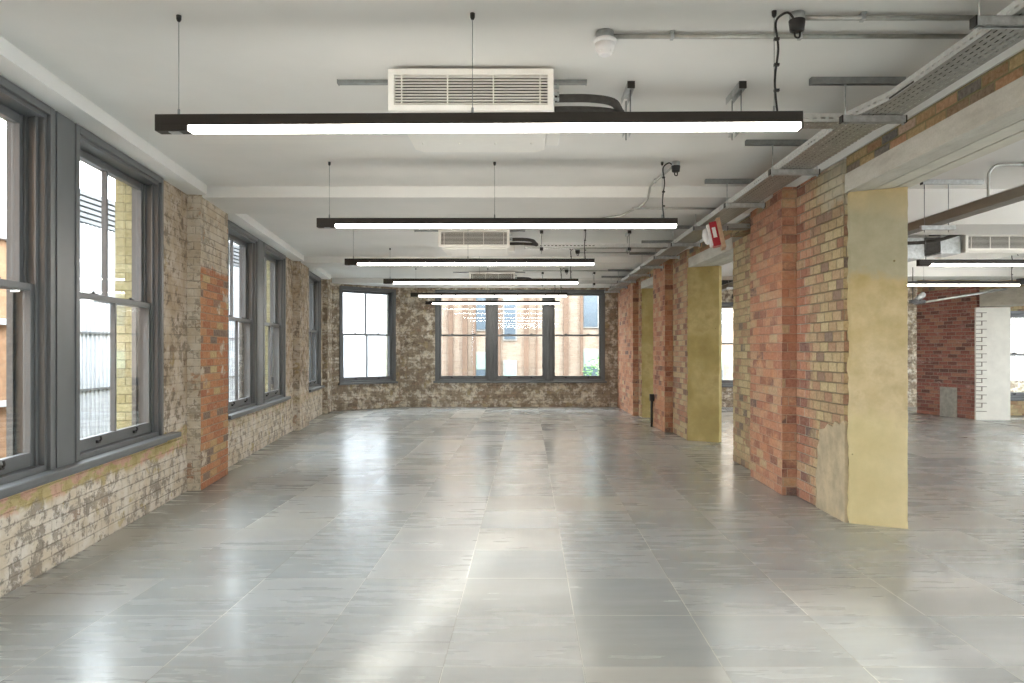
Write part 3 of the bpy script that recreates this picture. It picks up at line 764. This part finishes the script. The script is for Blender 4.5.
# ------------------------------------------------------------------ cable tray
TZ = 2.73
def tray_run(t, pts_l, pts_r, rail=.05):
    """base plate and upstand rails following two polylines (x, y)"""
    for (l0, l1, r0, r1) in zip(pts_l, pts_l[1:], pts_r, pts_r[1:]):
        bm = nb(); prism(bm, [l0, l1, r1, r0], TZ, TZ + .003); build('base_plate', bm, 'perf', t, world=True)
    for pl, s in ((pts_l, 1), (pts_r, -1)):
        bm = nb()
        for a, b in zip(pl, pl[1:]):
            d = (Vector(b) - Vector(a)).normalized(); nn = Vector((d.y, -d.x)) * s
            prism(bm, [a, b, tuple(Vector(b) + nn * .002), tuple(Vector(a) + nn * .002)], TZ, TZ + rail)
            prism(bm, [a, b, tuple(Vector(b) + nn * .012), tuple(Vector(a) + nn * .012)], TZ + rail, TZ + rail + .003)
        build('side_rail', bm, 'perf_rail', t, world=True)
# rail: a single line of slots
def perf_rail():
    t = NT('slotted_rail'); x, y, _ = t.sep(t.uv())
    fy = t.math('FRACT', t.math('DIVIDE', t.math('SUBTRACT', y, TZ), .05))
    fx = t.math('FRACT', t.math('DIVIDE', x, .05))
    hole = t.math('MULTIPLY', t.math('LESS_THAN', t.math('ABSOLUTE', t.math('SUBTRACT', fx, .5)), .28), t.math('LESS_THAN', t.math('ABSOLUTE', t.math('SUBTRACT', fy, .5)), .10))
    c = t.ramp(t.noise(t.uv(), 20, 5), [(.3, (.58, .60, .59)), (.7, (.70, .71, .70))])
    p = t.pbr(Base_Color=c, Roughness=.45, Metallic=.45)
    tr = t.n('ShaderNodeBsdfTransparent'); mx = t.n('ShaderNodeMixShader', {0: hole, 1: p.outputs[0], 2: tr.outputs[0]})
    t.t.links.new(mx.outputs[0], t.out.inputs[0]); return t.m
M['perf_rail'] = perf_rail()
t = thing('cable_tray', 'long galvanised cable tray hung along the arcade from front to back', 'cable tray', (2.05, 7, TZ))
tray_run(t, [(1.985, -2.3), (1.985, 3.95)], [(2.185, -2.3), (2.185, 3.95)])
tray_run(t, [(1.985, 3.95), (1.90, 4.32)], [(2.185, 3.95), (2.185, 4.32)])
tray_run(t, [(1.90, 4.48), (1.88, 16.9)], [(2.16, 4.48), (2.10, 16.9)])
bm = nb(); prism(bm, [(1.905, 4.32), (2.185, 4.32), (2.16, 4.48), (1.905, 4.48)], TZ, TZ + .003); build('junction_plate', bm, 'perf', t, world=True)
cts = nb()
for (x, r) in ((1.95, .010), (1.985, .008), (2.02, .009), (2.05, .007)): tube(cts, spline([(x + .05, 1.0, TZ + .012), (x + .04, 4.3, TZ + .012), (x, 6, TZ + .012), (x - .01, 10, TZ + .012), (x, 16.5, TZ + .012)], 4), r, 6)
tag(build('cable_bundle', cts, 'foam'), 'black cables lying in the long galvanised cable tray', 'cable')
def branch(label, x0, x1, y0, y1):
    t = thing('cable_tray', label, 'cable tray', ((x0 + x1) / 2, (y0 + y1) / 2, TZ), group='short branch trays')
    tray_run(t, [(x1, y0), (x0, y0)], [(x1, y1), (x0, y1)])
    return t
branch('short branch tray right behind the end of the nearest light', .62, 1.90, 4.33, 4.46)
branch('branch cable tray running left from main tray behind the second light', -.05, 1.87, 9.62, 9.76)
branch('small distant branch cable tray behind the fourth light', .05, 1.86, 14.72, 14.86)
branch('stub of cable tray entering a hole at the far side of the nearest pier', 2.17, 2.50, 8.10, 8.24)

# hangers under the main tray
def hanger(label, y):
    t = thing('tray_hanger', label, 'tray hanger', (2.0, y, CEIL), group='strut hangers of the long cable tray')
    def chan(x0, x1, z0):
        bm = nb(); box(bm, x0, x1, -.0205, -.018, z0, z0 + .038); box(bm, x0, x1, .018, .0205, z0, z0 + .038); box(bm, x0, x1, -.0205, .0205, z0 + .035, z0 + .038)
        box(bm, x0, x1, -.0205, -.011, z0, z0 + .0025); box(bm, x0, x1, .011, .0205, z0, z0 + .0025); return bm
    build('top_channel', chan(-.35, .20, -.038), 'galv_dull', t)
    for x in (-.145, .192):
        bm = nb(); tube(bm, [(x, 0, -.038), (x, 0, -.275)], .004, 6); lathe(bm, [(.009, -.045), (.009, -.038)], (x, 0, 0), 6); lathe(bm, [(.009, -.272), (.009, -.262)], (x, 0, 0), 6)
        build('threaded_rod', bm, 'galv', t)
    bm = chan(-.165, .20, -.262); build('bottom_channel', bm, 'galv', t)
    for x in (-.172, .20):
        bm = nb(); box(bm, x, x + .007, -.022, .022, -.264, -.222); build('end_cap', bm, 'black', t)
    return t
hl = ['tray hanger at the top right corner of the picture', 'tray hanger beside right end of the nearest light', 'tray hanger just beyond the nearest light, right of its end', 'tray hanger level with the top of the nearest pier', 'tray hanger near the red sounder',
      'tray hanger just beyond the red sounder', 'tray hanger above the middle pier', 'distant tray hanger beyond the middle pier', 'distant tray hanger level with the fourth light', 'far tray hanger before the farthest pier', 'far tray hanger above the farthest pier', 'last tray hanger next to the end wall']
H0_ = None
for i, lab in enumerate(hl):
    y = 2.96 + 1.25 * i
    if H0_ is None: H0_ = hanger(lab, y)
    else: copy_tree(H0_, (2.0 - (.07 if i > 8 else 0), y, CEIL), 0, lab)
# end-on hangers of the branch trays
def end_hanger(label, x, y):
    t = thing('strut_hanger', label, 'tray hanger', (x, y, CEIL), group='end-on strut hangers over branch trays')
    for nm, z0, y0, y1 in (('top_channel', -.041, -.12, .17), ('bottom_channel', -.265, -.10, .11)):
        bm = nb(); box(bm, -.0205, -.0175, y0, y1, z0, z0 + .041); box(bm, .0175, .0205, y0, y1, z0, z0 + .041); box(bm, -.0205, .0205, y0, y1, z0 + .038, z0 + .041)
        build(nm, bm, 'galv', t)
        bm = nb(); box(bm, -.022, .022, y0 - .006, y0, z0 - .001, z0 + .042); build('end_cap', bm, 'black', t)
    for yy in (-.09, .10):
        bm = nb(); tube(bm, [(0, yy, -.041), (0, yy, -.285)], .004, 6); build('threaded_rod', bm, 'galv_dull', t)
    return t
E0 = end_hanger('end-on strut hanger right of centre just above the nearest light', .61, 4.38)
copy_tree(E0, (1.27, 4.38, CEIL), 0, 'end-on strut hanger above the right part of the nearest light')
for (x, y, lab) in ((.18, 9.69, 'distant end-on strut hanger near the second air conditioner pipes'), (1.35, 9.69, 'distant end-on strut hanger below right end of the second light'),
                    (.30, 14.79, 'tiny far end-on strut hanger over the middle of the triple window'), (1.35, 14.79, 'tiny far end-on strut hanger above the right pane of the triple window')):
    copy_tree(E0, (x, y, CEIL), 0, lab)

# ------------------------------------------------------------------ air conditioners
def ac_unit(label, loc):
    t = thing('air_conditioner', label, 'air conditioner', loc, group='ceiling air conditioners')
    W = .92; Hh = .235; D = .80
    bm = nb(); box(bm, -W / 2 + .03, W / 2 - .03, .05, D, -Hh + .0, -.01, bev=.01); build('casing', bm, 'enamel', t)
    bm = nb()
    for a in ((-W / 2, W / 2, -.035, 0), (-W / 2, W / 2, -Hh, -Hh + .035)): box(bm, a[0], a[1], .0, .05, a[2], a[3], bev=.004)
    for a in ((-W / 2, -W / 2 + .033), (W / 2 - .033, W / 2)): box(bm, a[0], a[1], .001, .05, -Hh + .034, -.034)
    for x in (-.385, 0, .385):
        for z in (-.017, -Hh + .017): lathe(bm, [(.004, -.002), (.004, .001)], (x, -.001, z), 8, rot=Matrix.Rotation(PI / 2, 3, 'X'))
    build('front_frame', bm, 'enamel', t)
    bm = nb(); box(bm, -W / 2 + .033, W / 2 - .033, .045, .049, -Hh + .035, -.035); build('cavity_shade', bm, 'cavity_shade', t)  # dark sheet standing in for the shade behind the grille
    bm = nb()
    for k_ in range(10):
        z = -.044 - k_ * .0163
        vs = box(bm, -W / 2 + .033, W / 2 - .033, .008, .026, z - .0019, z + .0019)
    build('grille', bm, 'enamel', t)
    for x in (-.385, -.130, .125, .385):
        bm = nb(); box(bm, x - .0035, x + .0035, .004, .010, -Hh + .034, -.034); build('grille_bar', bm, 'enamel', t)
    bm = nb()
    prism(bm, [(-W / 2 + .04, .08), (W / 2 - .04, .08), (W / 2 - .04, D - .06), (W / 2 - .09, D), (-W / 2 + .09, D), (-W / 2 + .04, D - .06)], -Hh - .012, -Hh)
    for x in (-.35, -.12, .11, .34):
        for y in (.10, .58): lathe(bm, [(.006, -Hh - .022), (.005, -Hh - .012)], (x, y, 0), 8)
    build('underside_panel', bm, 'enamel', t)
    bm = nb(); box(bm, W / 2 - .028, W / 2 + .055, .45, .72, -Hh + .01, -.05, bev=.004); build('terminal_box', bm, 'enamel', t)
    bm = nb()
    for z in (-.06, -.10, -.13): tube(bm, [(W / 2 - .03, .12, z), (W / 2 + .035, .12, z)], .010, 8); lathe(bm, [(.014, -.006), (.014, .006)], (W / 2 + .03, .12, z), 6, rot=Matrix.Rotation(PI / 2, 3, 'Y'))
    build('pipe_union', bm, 'galv', t)
    for x in (-W / 2 - .005, W / 2 - .02):
        for y in (.25, .65):
            bm = nb(); tube(bm, [(x + .012, y, -.02), (x + .012, y, .024)], .004, 6); build('threaded_rod', bm, 'galv', t)
    return t
A0 = ac_unit('large cream ceiling air conditioner directly above the nearest light', (-.318, 4.0, 2.925))
copy_tree(A0, (-.70, 9.3, 2.925), 0, 'second cream air conditioner between the second and third lights')
copy_tree(A0, (-.72, 14.4, 2.925), 0, 'farthest small-looking air conditioner above the third and fourth lights')
copy_tree(A0, (6.33, 9.65, 2.925), 0, 'cream air conditioner in the side room at right edge')
def support(label, x0, x1, y):
    bm = nb(); box(bm, x0, x1, y - .0205, y + .0205, CEIL - .020, CEIL - .001); box(bm, x0 - .004, x0, y - .022, y + .022, CEIL - .024, CEIL); box(bm, x1, x1 + .004, y - .022, y + .022, CEIL - .024, CEIL)
    tag(build('strut_channel', bm, 'galv_dull'), label, 'strut', 'support channels above the air conditioners')
for (x, y, w) in ((-.318, 4.25, 'nearest'), (-.70, 9.55, 'second'), (-.72, 14.65, 'farthest'), (6.33, 9.9, 'side room')):
    support('thin steel support channel above the %s air conditioner' % w, x - .80, x + .66, y)
# insulated pipes
def foam_pipes(label, x, y, ln, toy):
    t = thing('insulated_pipe', label, 'pipe', (x, y, 2.78), group='black insulated pipes of the air conditioners')
    for dz, dy, r in ((.045, 0, .024), (.0, .06, .020)):
        bm = nb(); tube(bm, spline([(x + .0, y + dy, 2.765 + dz), (x + ln * .5, y + dy, 2.765 + dz), (x + ln * .85, y + dy + .04, 2.765 + dz * .8), (x + ln, y + .14 + dy, 2.77), (x + ln + .08, toy + dy * .4, 2.765), (x + ln + .8, toy + dy * .4, 2.765)], 6), r, 10)
        build('foam_tube', bm, 'foam', t, world=True)
foam_pipes('black foam covered pipes leaving the nearest air conditioner towards its right', .155, 4.15, .40, 4.38)
foam_pipes('black foam covered pipes at right of the second air conditioner', -.24, 9.45, .35, 9.68)
foam_pipes('tiny black insulated pipes right of the farthest air conditioner', -.26, 14.55, .35, 14.78)

# ------------------------------------------------------------------ red sounder on its board
t = thing('fire_sounder', 'red and white fire alarm sounder on a wooden board hanging under the cable tray', 'alarm', (1.955, 7.40, 2.71))
R = Matrix.Rotation(math.radians(12), 3, 'Y').transposed()
def rotbm(bm):
    bmesh.ops.rotate(bm, verts=bm.verts, cent=(0, 0, 0), matrix=R)
    bmesh.ops.rotate(bm, verts=bm.verts, cent=(0, 0, 0), matrix=Matrix.Rotation(math.radians(-12), 3, 'Z')); return bm
bm = nb(); box(bm, -.03, .012, -.07, .16, -.31, .0, bev=.003); build('wooden_board', rotbm(bm), 'wood', t)
bm = nb(); box(bm, -.105, -.03, -.06, .12, -.275, -.025, bev=.008); b = build('red_body', rotbm(bm), 'redplastic', t)
bm = nb(); box(bm, -.088, -.052, -.0625, -.06, -.19, -.085); c_ = build('paper_label', rotbm(bm), 'plastic', b)
bm = nb(); box(bm, -.135, -.105, -.05, .11, -.26, -.04, bev=.008)
lathe(bm, [(.085, 0), (.085, .02), (.07, .04), (.02, .055)], (-.135, .03, -.15), 24, rot=Matrix.Rotation(-PI / 2, 3, 'Y')); build('white_sounder', rotbm(bm), 'plastic', t)

# black upstand at the middle pier
t = thing('pipe_upstand', 'thin black pipe standing on the floor at the corner of the middle pier', 'pipe', (2.19, 12.75, 0))
bm = nb(); tube(bm, [(0, 0, 0), (0, 0, .50)], .022, 10); build('pipe', bm, 'black', t)
bm = nb(); box(bm, -.035, .04, -.035, .035, .46, .58, bev=.006); build('head_box', bm, 'black', t)

# ------------------------------------------------------------------ side-room services
t = thing('cable_trunking', 'long bronze grey trunking hung in the side room beyond the lintel', 'trunking', (3.79, 6, 2.53))
bm = nb(); box(bm, 3.73, 3.86, -2.0, 16.9, 2.525, 2.60); build('channel', bm, 'trunk', t, world=True)
bm = nb(); box(bm, 3.725, 3.87, -2.0, 16.9, 2.601, 2.606); build('lid', bm, 'galv', t, world=True)
def side_hanger(label, y):
    t = thing('strut_hanger', label, 'tray hanger', (3.95, y, CEIL), group='side room trunking hangers')
    bm = nb(); box(bm, -.27, .30, -.0205, .0205, -.041, 0, bev=.002); build('top_channel', bm, 'galv', t)
    bm = nb(); box(bm, -.274, -.27, -.024, .024, -.045, 0); build('end_cap', bm, 'black', t)
    for x in (-.245, -.02):
        bm = nb(); tube(bm, [(x, 0, -.041), (x, 0, -.49)], .0045, 6); build('threaded_rod', bm, 'galv_dull', t)
    bm = nb(); box(bm, -.28, .04, -.0205, .0205, -.468, -.427, bev=.002); build('bottom_channel', bm, 'galv', t)
    return t
S0 = side_hanger('side room trunking hanger just right of the nearest pier top', 6.73)
for (y, lab) in ((3.5, 'side room trunking hanger above the near lintel opening'), (9.95, 'side room trunking hanger behind the nearest pier'), (13.3, 'far side room trunking hanger behind the piers')): copy_tree(S0, (3.95, y, CEIL), 0, lab)
t = thing('steel_duct', 'galvanised box duct left of the side room air conditioner', 'duct', (5.35, 9.7, 2.70))
bm = nb(); box(bm, 4.99, 5.37, 9.75, 10.15, 2.60, 2.88, bev=.004); build('duct_box', bm, 'galv', t, world=True)
bm = nb(); box(bm, 5.37, 5.57, 9.72, 10.1, 2.68, 2.88, bev=.004); build('dark_plenum', bm, 'foam', t, world=True)
bm = nb(); box(bm, 5.57, 5.84, 9.72, 10.1, 2.66, 2.90, bev=.004); build('duct_collar', bm, 'galv', t, world=True)
bm = nb(); tube(bm, spline([(4.75, 9.3, 2.74), (5.15, 9.2, 2.745), (5.5, 8.95, 2.84), (5.78, 8.8, 2.86), (5.95, 8.8, 2.86)], 6), .022, 8)
tag(build('insulated_pipe', bm, 'foam'), 'dark insulated pipe sloping across in front of the side room duct', 'pipe')
bm = nb(); box(bm, 7.94, 8.13, 11.60, 11.72, 2.42, 2.52, bev=.01)
tag(build('cable_gland_box', bm, 'black'), 'black box at right end of the farther side room light', 'box')
t = thing('spotlight', 'small black spotlight with grey head beside the nearest pier in the side room', 'spotlight', (4.55, 12.2, 2.40))
bm = nb(); tube(bm, [(0, 0, .55), (0, 0, .0)], .008, 8); box(bm, -.05, .20, -.04, .04, -.06, .0, bev=.006); build('bracket', bm, 'black', t)
bm = nb(); lathe(bm, [(.045, -.09), (.05, .07), (.03, .09)], (.13, 0, .05), 16, rot=Matrix.Rotation(math.radians(50), 3, 'Y')); build('lamp_head', bm, 'galv_dull', t)
t.location = (6.52, 12.2, 2.21)
conduit('pale conduit sloping along the ceiling edge over the red side room pier', [(6.7, 12.5, 2.16), (8.3, 12.5, 2.42)], .02)
# box duct hung at far wall beyond the gap between piers
bm = nb(); box(bm, 3.6, 8.2, 15.6, 16.0, 2.76, 2.949); tag(build('steel_duct', bm, 'foam'), 'dark duct glimpsed through the gap left of the nearest pier', 'duct')
bm = nb(); box(bm, 8.0, 8.42, 15.95, 16.2, 1.93, 2.35, bev=.01); tag(build('wall_box', bm, 'enamel'), 'pale wall mounted box between the nearest pier and the red side pier', 'box')

# ------------------------------------------------------------------ outside
bm = nb(); box(bm, -40, 40, -30, 60, -3.3, -3.2); struct('ground', bm, 'ground')
# ribbed white building to the left
def ribbed(bm, x0, y0, x1, y1, z0, z1, depth, pitch=.11):
    d = Vector((x1 - x0, y1 - y0)); L = d.length; d.normalize(); nn = Vector((d.y, -d.x))
    a = Vector((x0, y0)); k_ = 0
    prism(bm, [tuple(a), tuple(a + d * L), tuple(a + d * L - nn * depth), tuple(a - nn * depth)], z0, z1)
    s = 0
    while s < L - .03:
        p = a + d * s; prism(bm, [tuple(p), tuple(p + d * .03), tuple(p + d * .03 + nn * .03), tuple(p + nn * .03)], z0, z1); s += pitch
t = thing('clad_building', 'white ribbed building with grey rooftop louvres outside the left windows', 'building', (-8.5, 13, -3.2))
bm = nb(); ribbed(bm, -7.0, 10.3, -7.0, 21.0, -3.2, 3.35, 3.0); build('ribbed_wall', bm, 'cladding', t, world=True)
bm = nb()
for z in (-.6, .72, 1.62): box(bm, -7.0, -6.95, 10.3, 21, z, z + .03)
build('joint_rail', bm, 'louvre', t, world=True)
bm = nb()
for k_ in range(6): box(bm, -7.05, -6.97, 10.3, 21, 3.37 + k_ * .085, 3.425 + k_ * .085)
box(bm, -7.12, -7.06, 10.3, 21, 3.35, 3.9)
build('rooftop_louvre', bm, 'louvre', t, world=True)
bm = nb(); box(bm, -6.95, -6.7, 10.0, 10.5, -3.2, 4.2); build('corner_post', bm, 'cladding', t, world=True)
t = thing('brick_building', 'low orange brick building outside the nearest left window', 'building', (-9, 6, -3.2))
bm = nb(); box(bm, -11, -7.1, 3.0, 9.9, -3.2, 2.9); build('wall', bm, 'extred', t, world=True)
bm = nb()
for z in (-.6, .6, 1.7, 2.85): box(bm, -7.1, -7.0, 3.0, 9.9, z, z + .08)
build('string_course', bm, 'cladding', t, world=True)
bm = nb(); ribbed(bm, -12.0, 24, -4.3, 24, -3.2, 5.2, 3.0, .16)
tag(build('clad_building', bm, 'cladding'), 'tall white ribbed building outside the far left corner window', 'building')
# made-up block out of view, added to keep sun off the left windows
t = thing('brick_building', 'tall unseen brick block added behind the viewpoint on the left to stop sun', 'building', (-8, -8, -3.2))
bm = nb(); box(bm, -14, -3.5, -10, -5, -3.2, 13); build('wall', bm, 'extred', t, world=True)
# salmon building opposite the far windows
t = thing('brick_building', 'salmon brick building with brown fins outside the far triple window', 'building', (1, 26, -3.2))
bm = nb(); box(bm, -3.8, 12, 26, 30, -3.2, 9)
build('wall', bm, 'salmon', t, world=True)
for (a, b_) in ((-2.86, -2.70), (-2.36, -2.18), (-1.98, -1.88), (-1.1, -.98), (-.15, .03), (.28, .34), (1.28, 1.46), (1.88, 1.98), (2.6, 2.75)):
    bm = nb(); box(bm, a, b_, 25.85, 26.0, -3.2, 9); build('fin', bm, 'fin', t, world=True)
for (a, b_, z0) in ((-1.86, -1.45, -.6), (-1.86, -1.45, 2.1), (-.85, -.45, -.9), (-.85, -.45, 1.75), (2.0, 2.5, -.5), (2.0, 2.5, 2.2), (4.2, 5.0, 1.9), (4.2, 5.0, -.6), (6.2, 7.0, 1.9), (6.2, 7.0, -.6)):
    bm = nb(); box(bm, a - .05, b_ + .05, 25.93, 26.0, z0 - .05, z0 + 1.9); w = build('window', bm, 'cream', t, world=True)
    o = nb(); box(o, a, b_, 25.90, 25.93, z0, z0 + 1.25); bmesh.ops.translate(o, vec=-Vector(t.location), verts=o.verts); build('pane', o, 'shade_glass', w)
    o = nb(); box(o, a, b_, 25.90, 25.93, z0 + 1.27, z0 + 1.8); bmesh.ops.translate(o, vec=-Vector(t.location), verts=o.verts); build('green_panel', o, 'green', w)
t = thing('brick_building', 'low unseen brick block added behind the viewpoint to dim window reflections', 'building', (0, -13, -3.2))
bm = nb(); box(bm, -3.4, 14, -14, -12, -3.2, 2.6); build('wall', bm, 'extred', t, world=True)  # added out of view to darken what the far window reflects
# small tree
t = thing('street_tree', 'small leafy tree outside the right pane of the far triple window', 'tree', (1.95, 20.6, -3.2))
bm = nb(); tube(bm, [(0, 0, 0), (.05, 0, 1.6), (0, .05, 3.0), (.1, 0, 3.8)], [.07, .06, .04, .015], 8)
for a in range(9):
    an = a * 2.4; z = 2.4 + a * .14; tube(bm, [(0, 0, z), (.35 * math.cos(an), .35 * math.sin(an), z + .3)], [.02, .006], 5)
build('trunk', bm, 'bark', t)
bm = nb()
for i in range(1500):
    v = Vector((random.gauss(0, 1), random.gauss(0, 1), random.gauss(0, 1))).normalized() * random.random() ** .4
    p = Vector((v.x * .62 + .1, v.y * .6, 3.45 + v.z * .95)); a = random.random() * 6.28; s = random.uniform(.025, .05)
    q = Matrix.Rotation(a, 3, 'Z') @ Matrix.Rotation(random.random() * 3, 3, 'X')
    bm.faces.new([bm.verts.new(p + q @ Vector(c)) for c in ((-s, 0, 0), (0, -s * .5, 0), (s, 0, s * .2), (0, s * .5, 0))])
build('foliage', bm, 'leaf', t)

# ------------------------------------------------------------------ light, world, camera
w = bpy.data.worlds.new('sky'); SC.world = w; w.use_nodes = True; nt = w.node_tree; nt.nodes.clear()
bg = nt.nodes.new('ShaderNodeBackground'); wo = nt.nodes.new('ShaderNodeOutputWorld')
bg.inputs[0].default_value = (.90, .95, 1.0, 1); bg.inputs[1].default_value = 6.5
nt.links.new(bg.outputs[0], wo.inputs[0])
sd = bpy.data.lights.new('sun', 'SUN'); sd.energy = 5.0; sd.angle = .03; sd.color = (1.0, .97, .9)
so = bpy.data.objects.new('sun', sd); COL.objects.link(so)
so.rotation_euler = Vector((.207, 1.0, -.27)).to_track_quat('-Z', 'Y').to_euler()
cd = bpy.data.cameras.new('camera'); cam = bpy.data.objects.new('camera', cd); COL.objects.link(cam)
cam.location = (0, 0, 1.36); cam.rotation_euler = (PI / 2, 0, 0)
cd.sensor_fit = 'HORIZONTAL'; cd.sensor_width = 36; cd.lens = 720 / 1024 * 36
cd.shift_x = -16 / 1024; cd.shift_y = 8.5 / 1024; cd.clip_end = 300
SC.camera = cam
vs = SC.view_settings; vs.view_transform = 'Standard'; vs.look = 'None'; vs.exposure = 1.3; vs.gamma = 1; vs.use_curve_mapping = False
cy = SC.cycles
cy.max_bounces = 8; cy.diffuse_bounces = 5; cy.glossy_bounces = 4; cy.transparent_max_bounces = 12
cy.sample_clamp_indirect = 6.0; cy.caustics_reflective = False
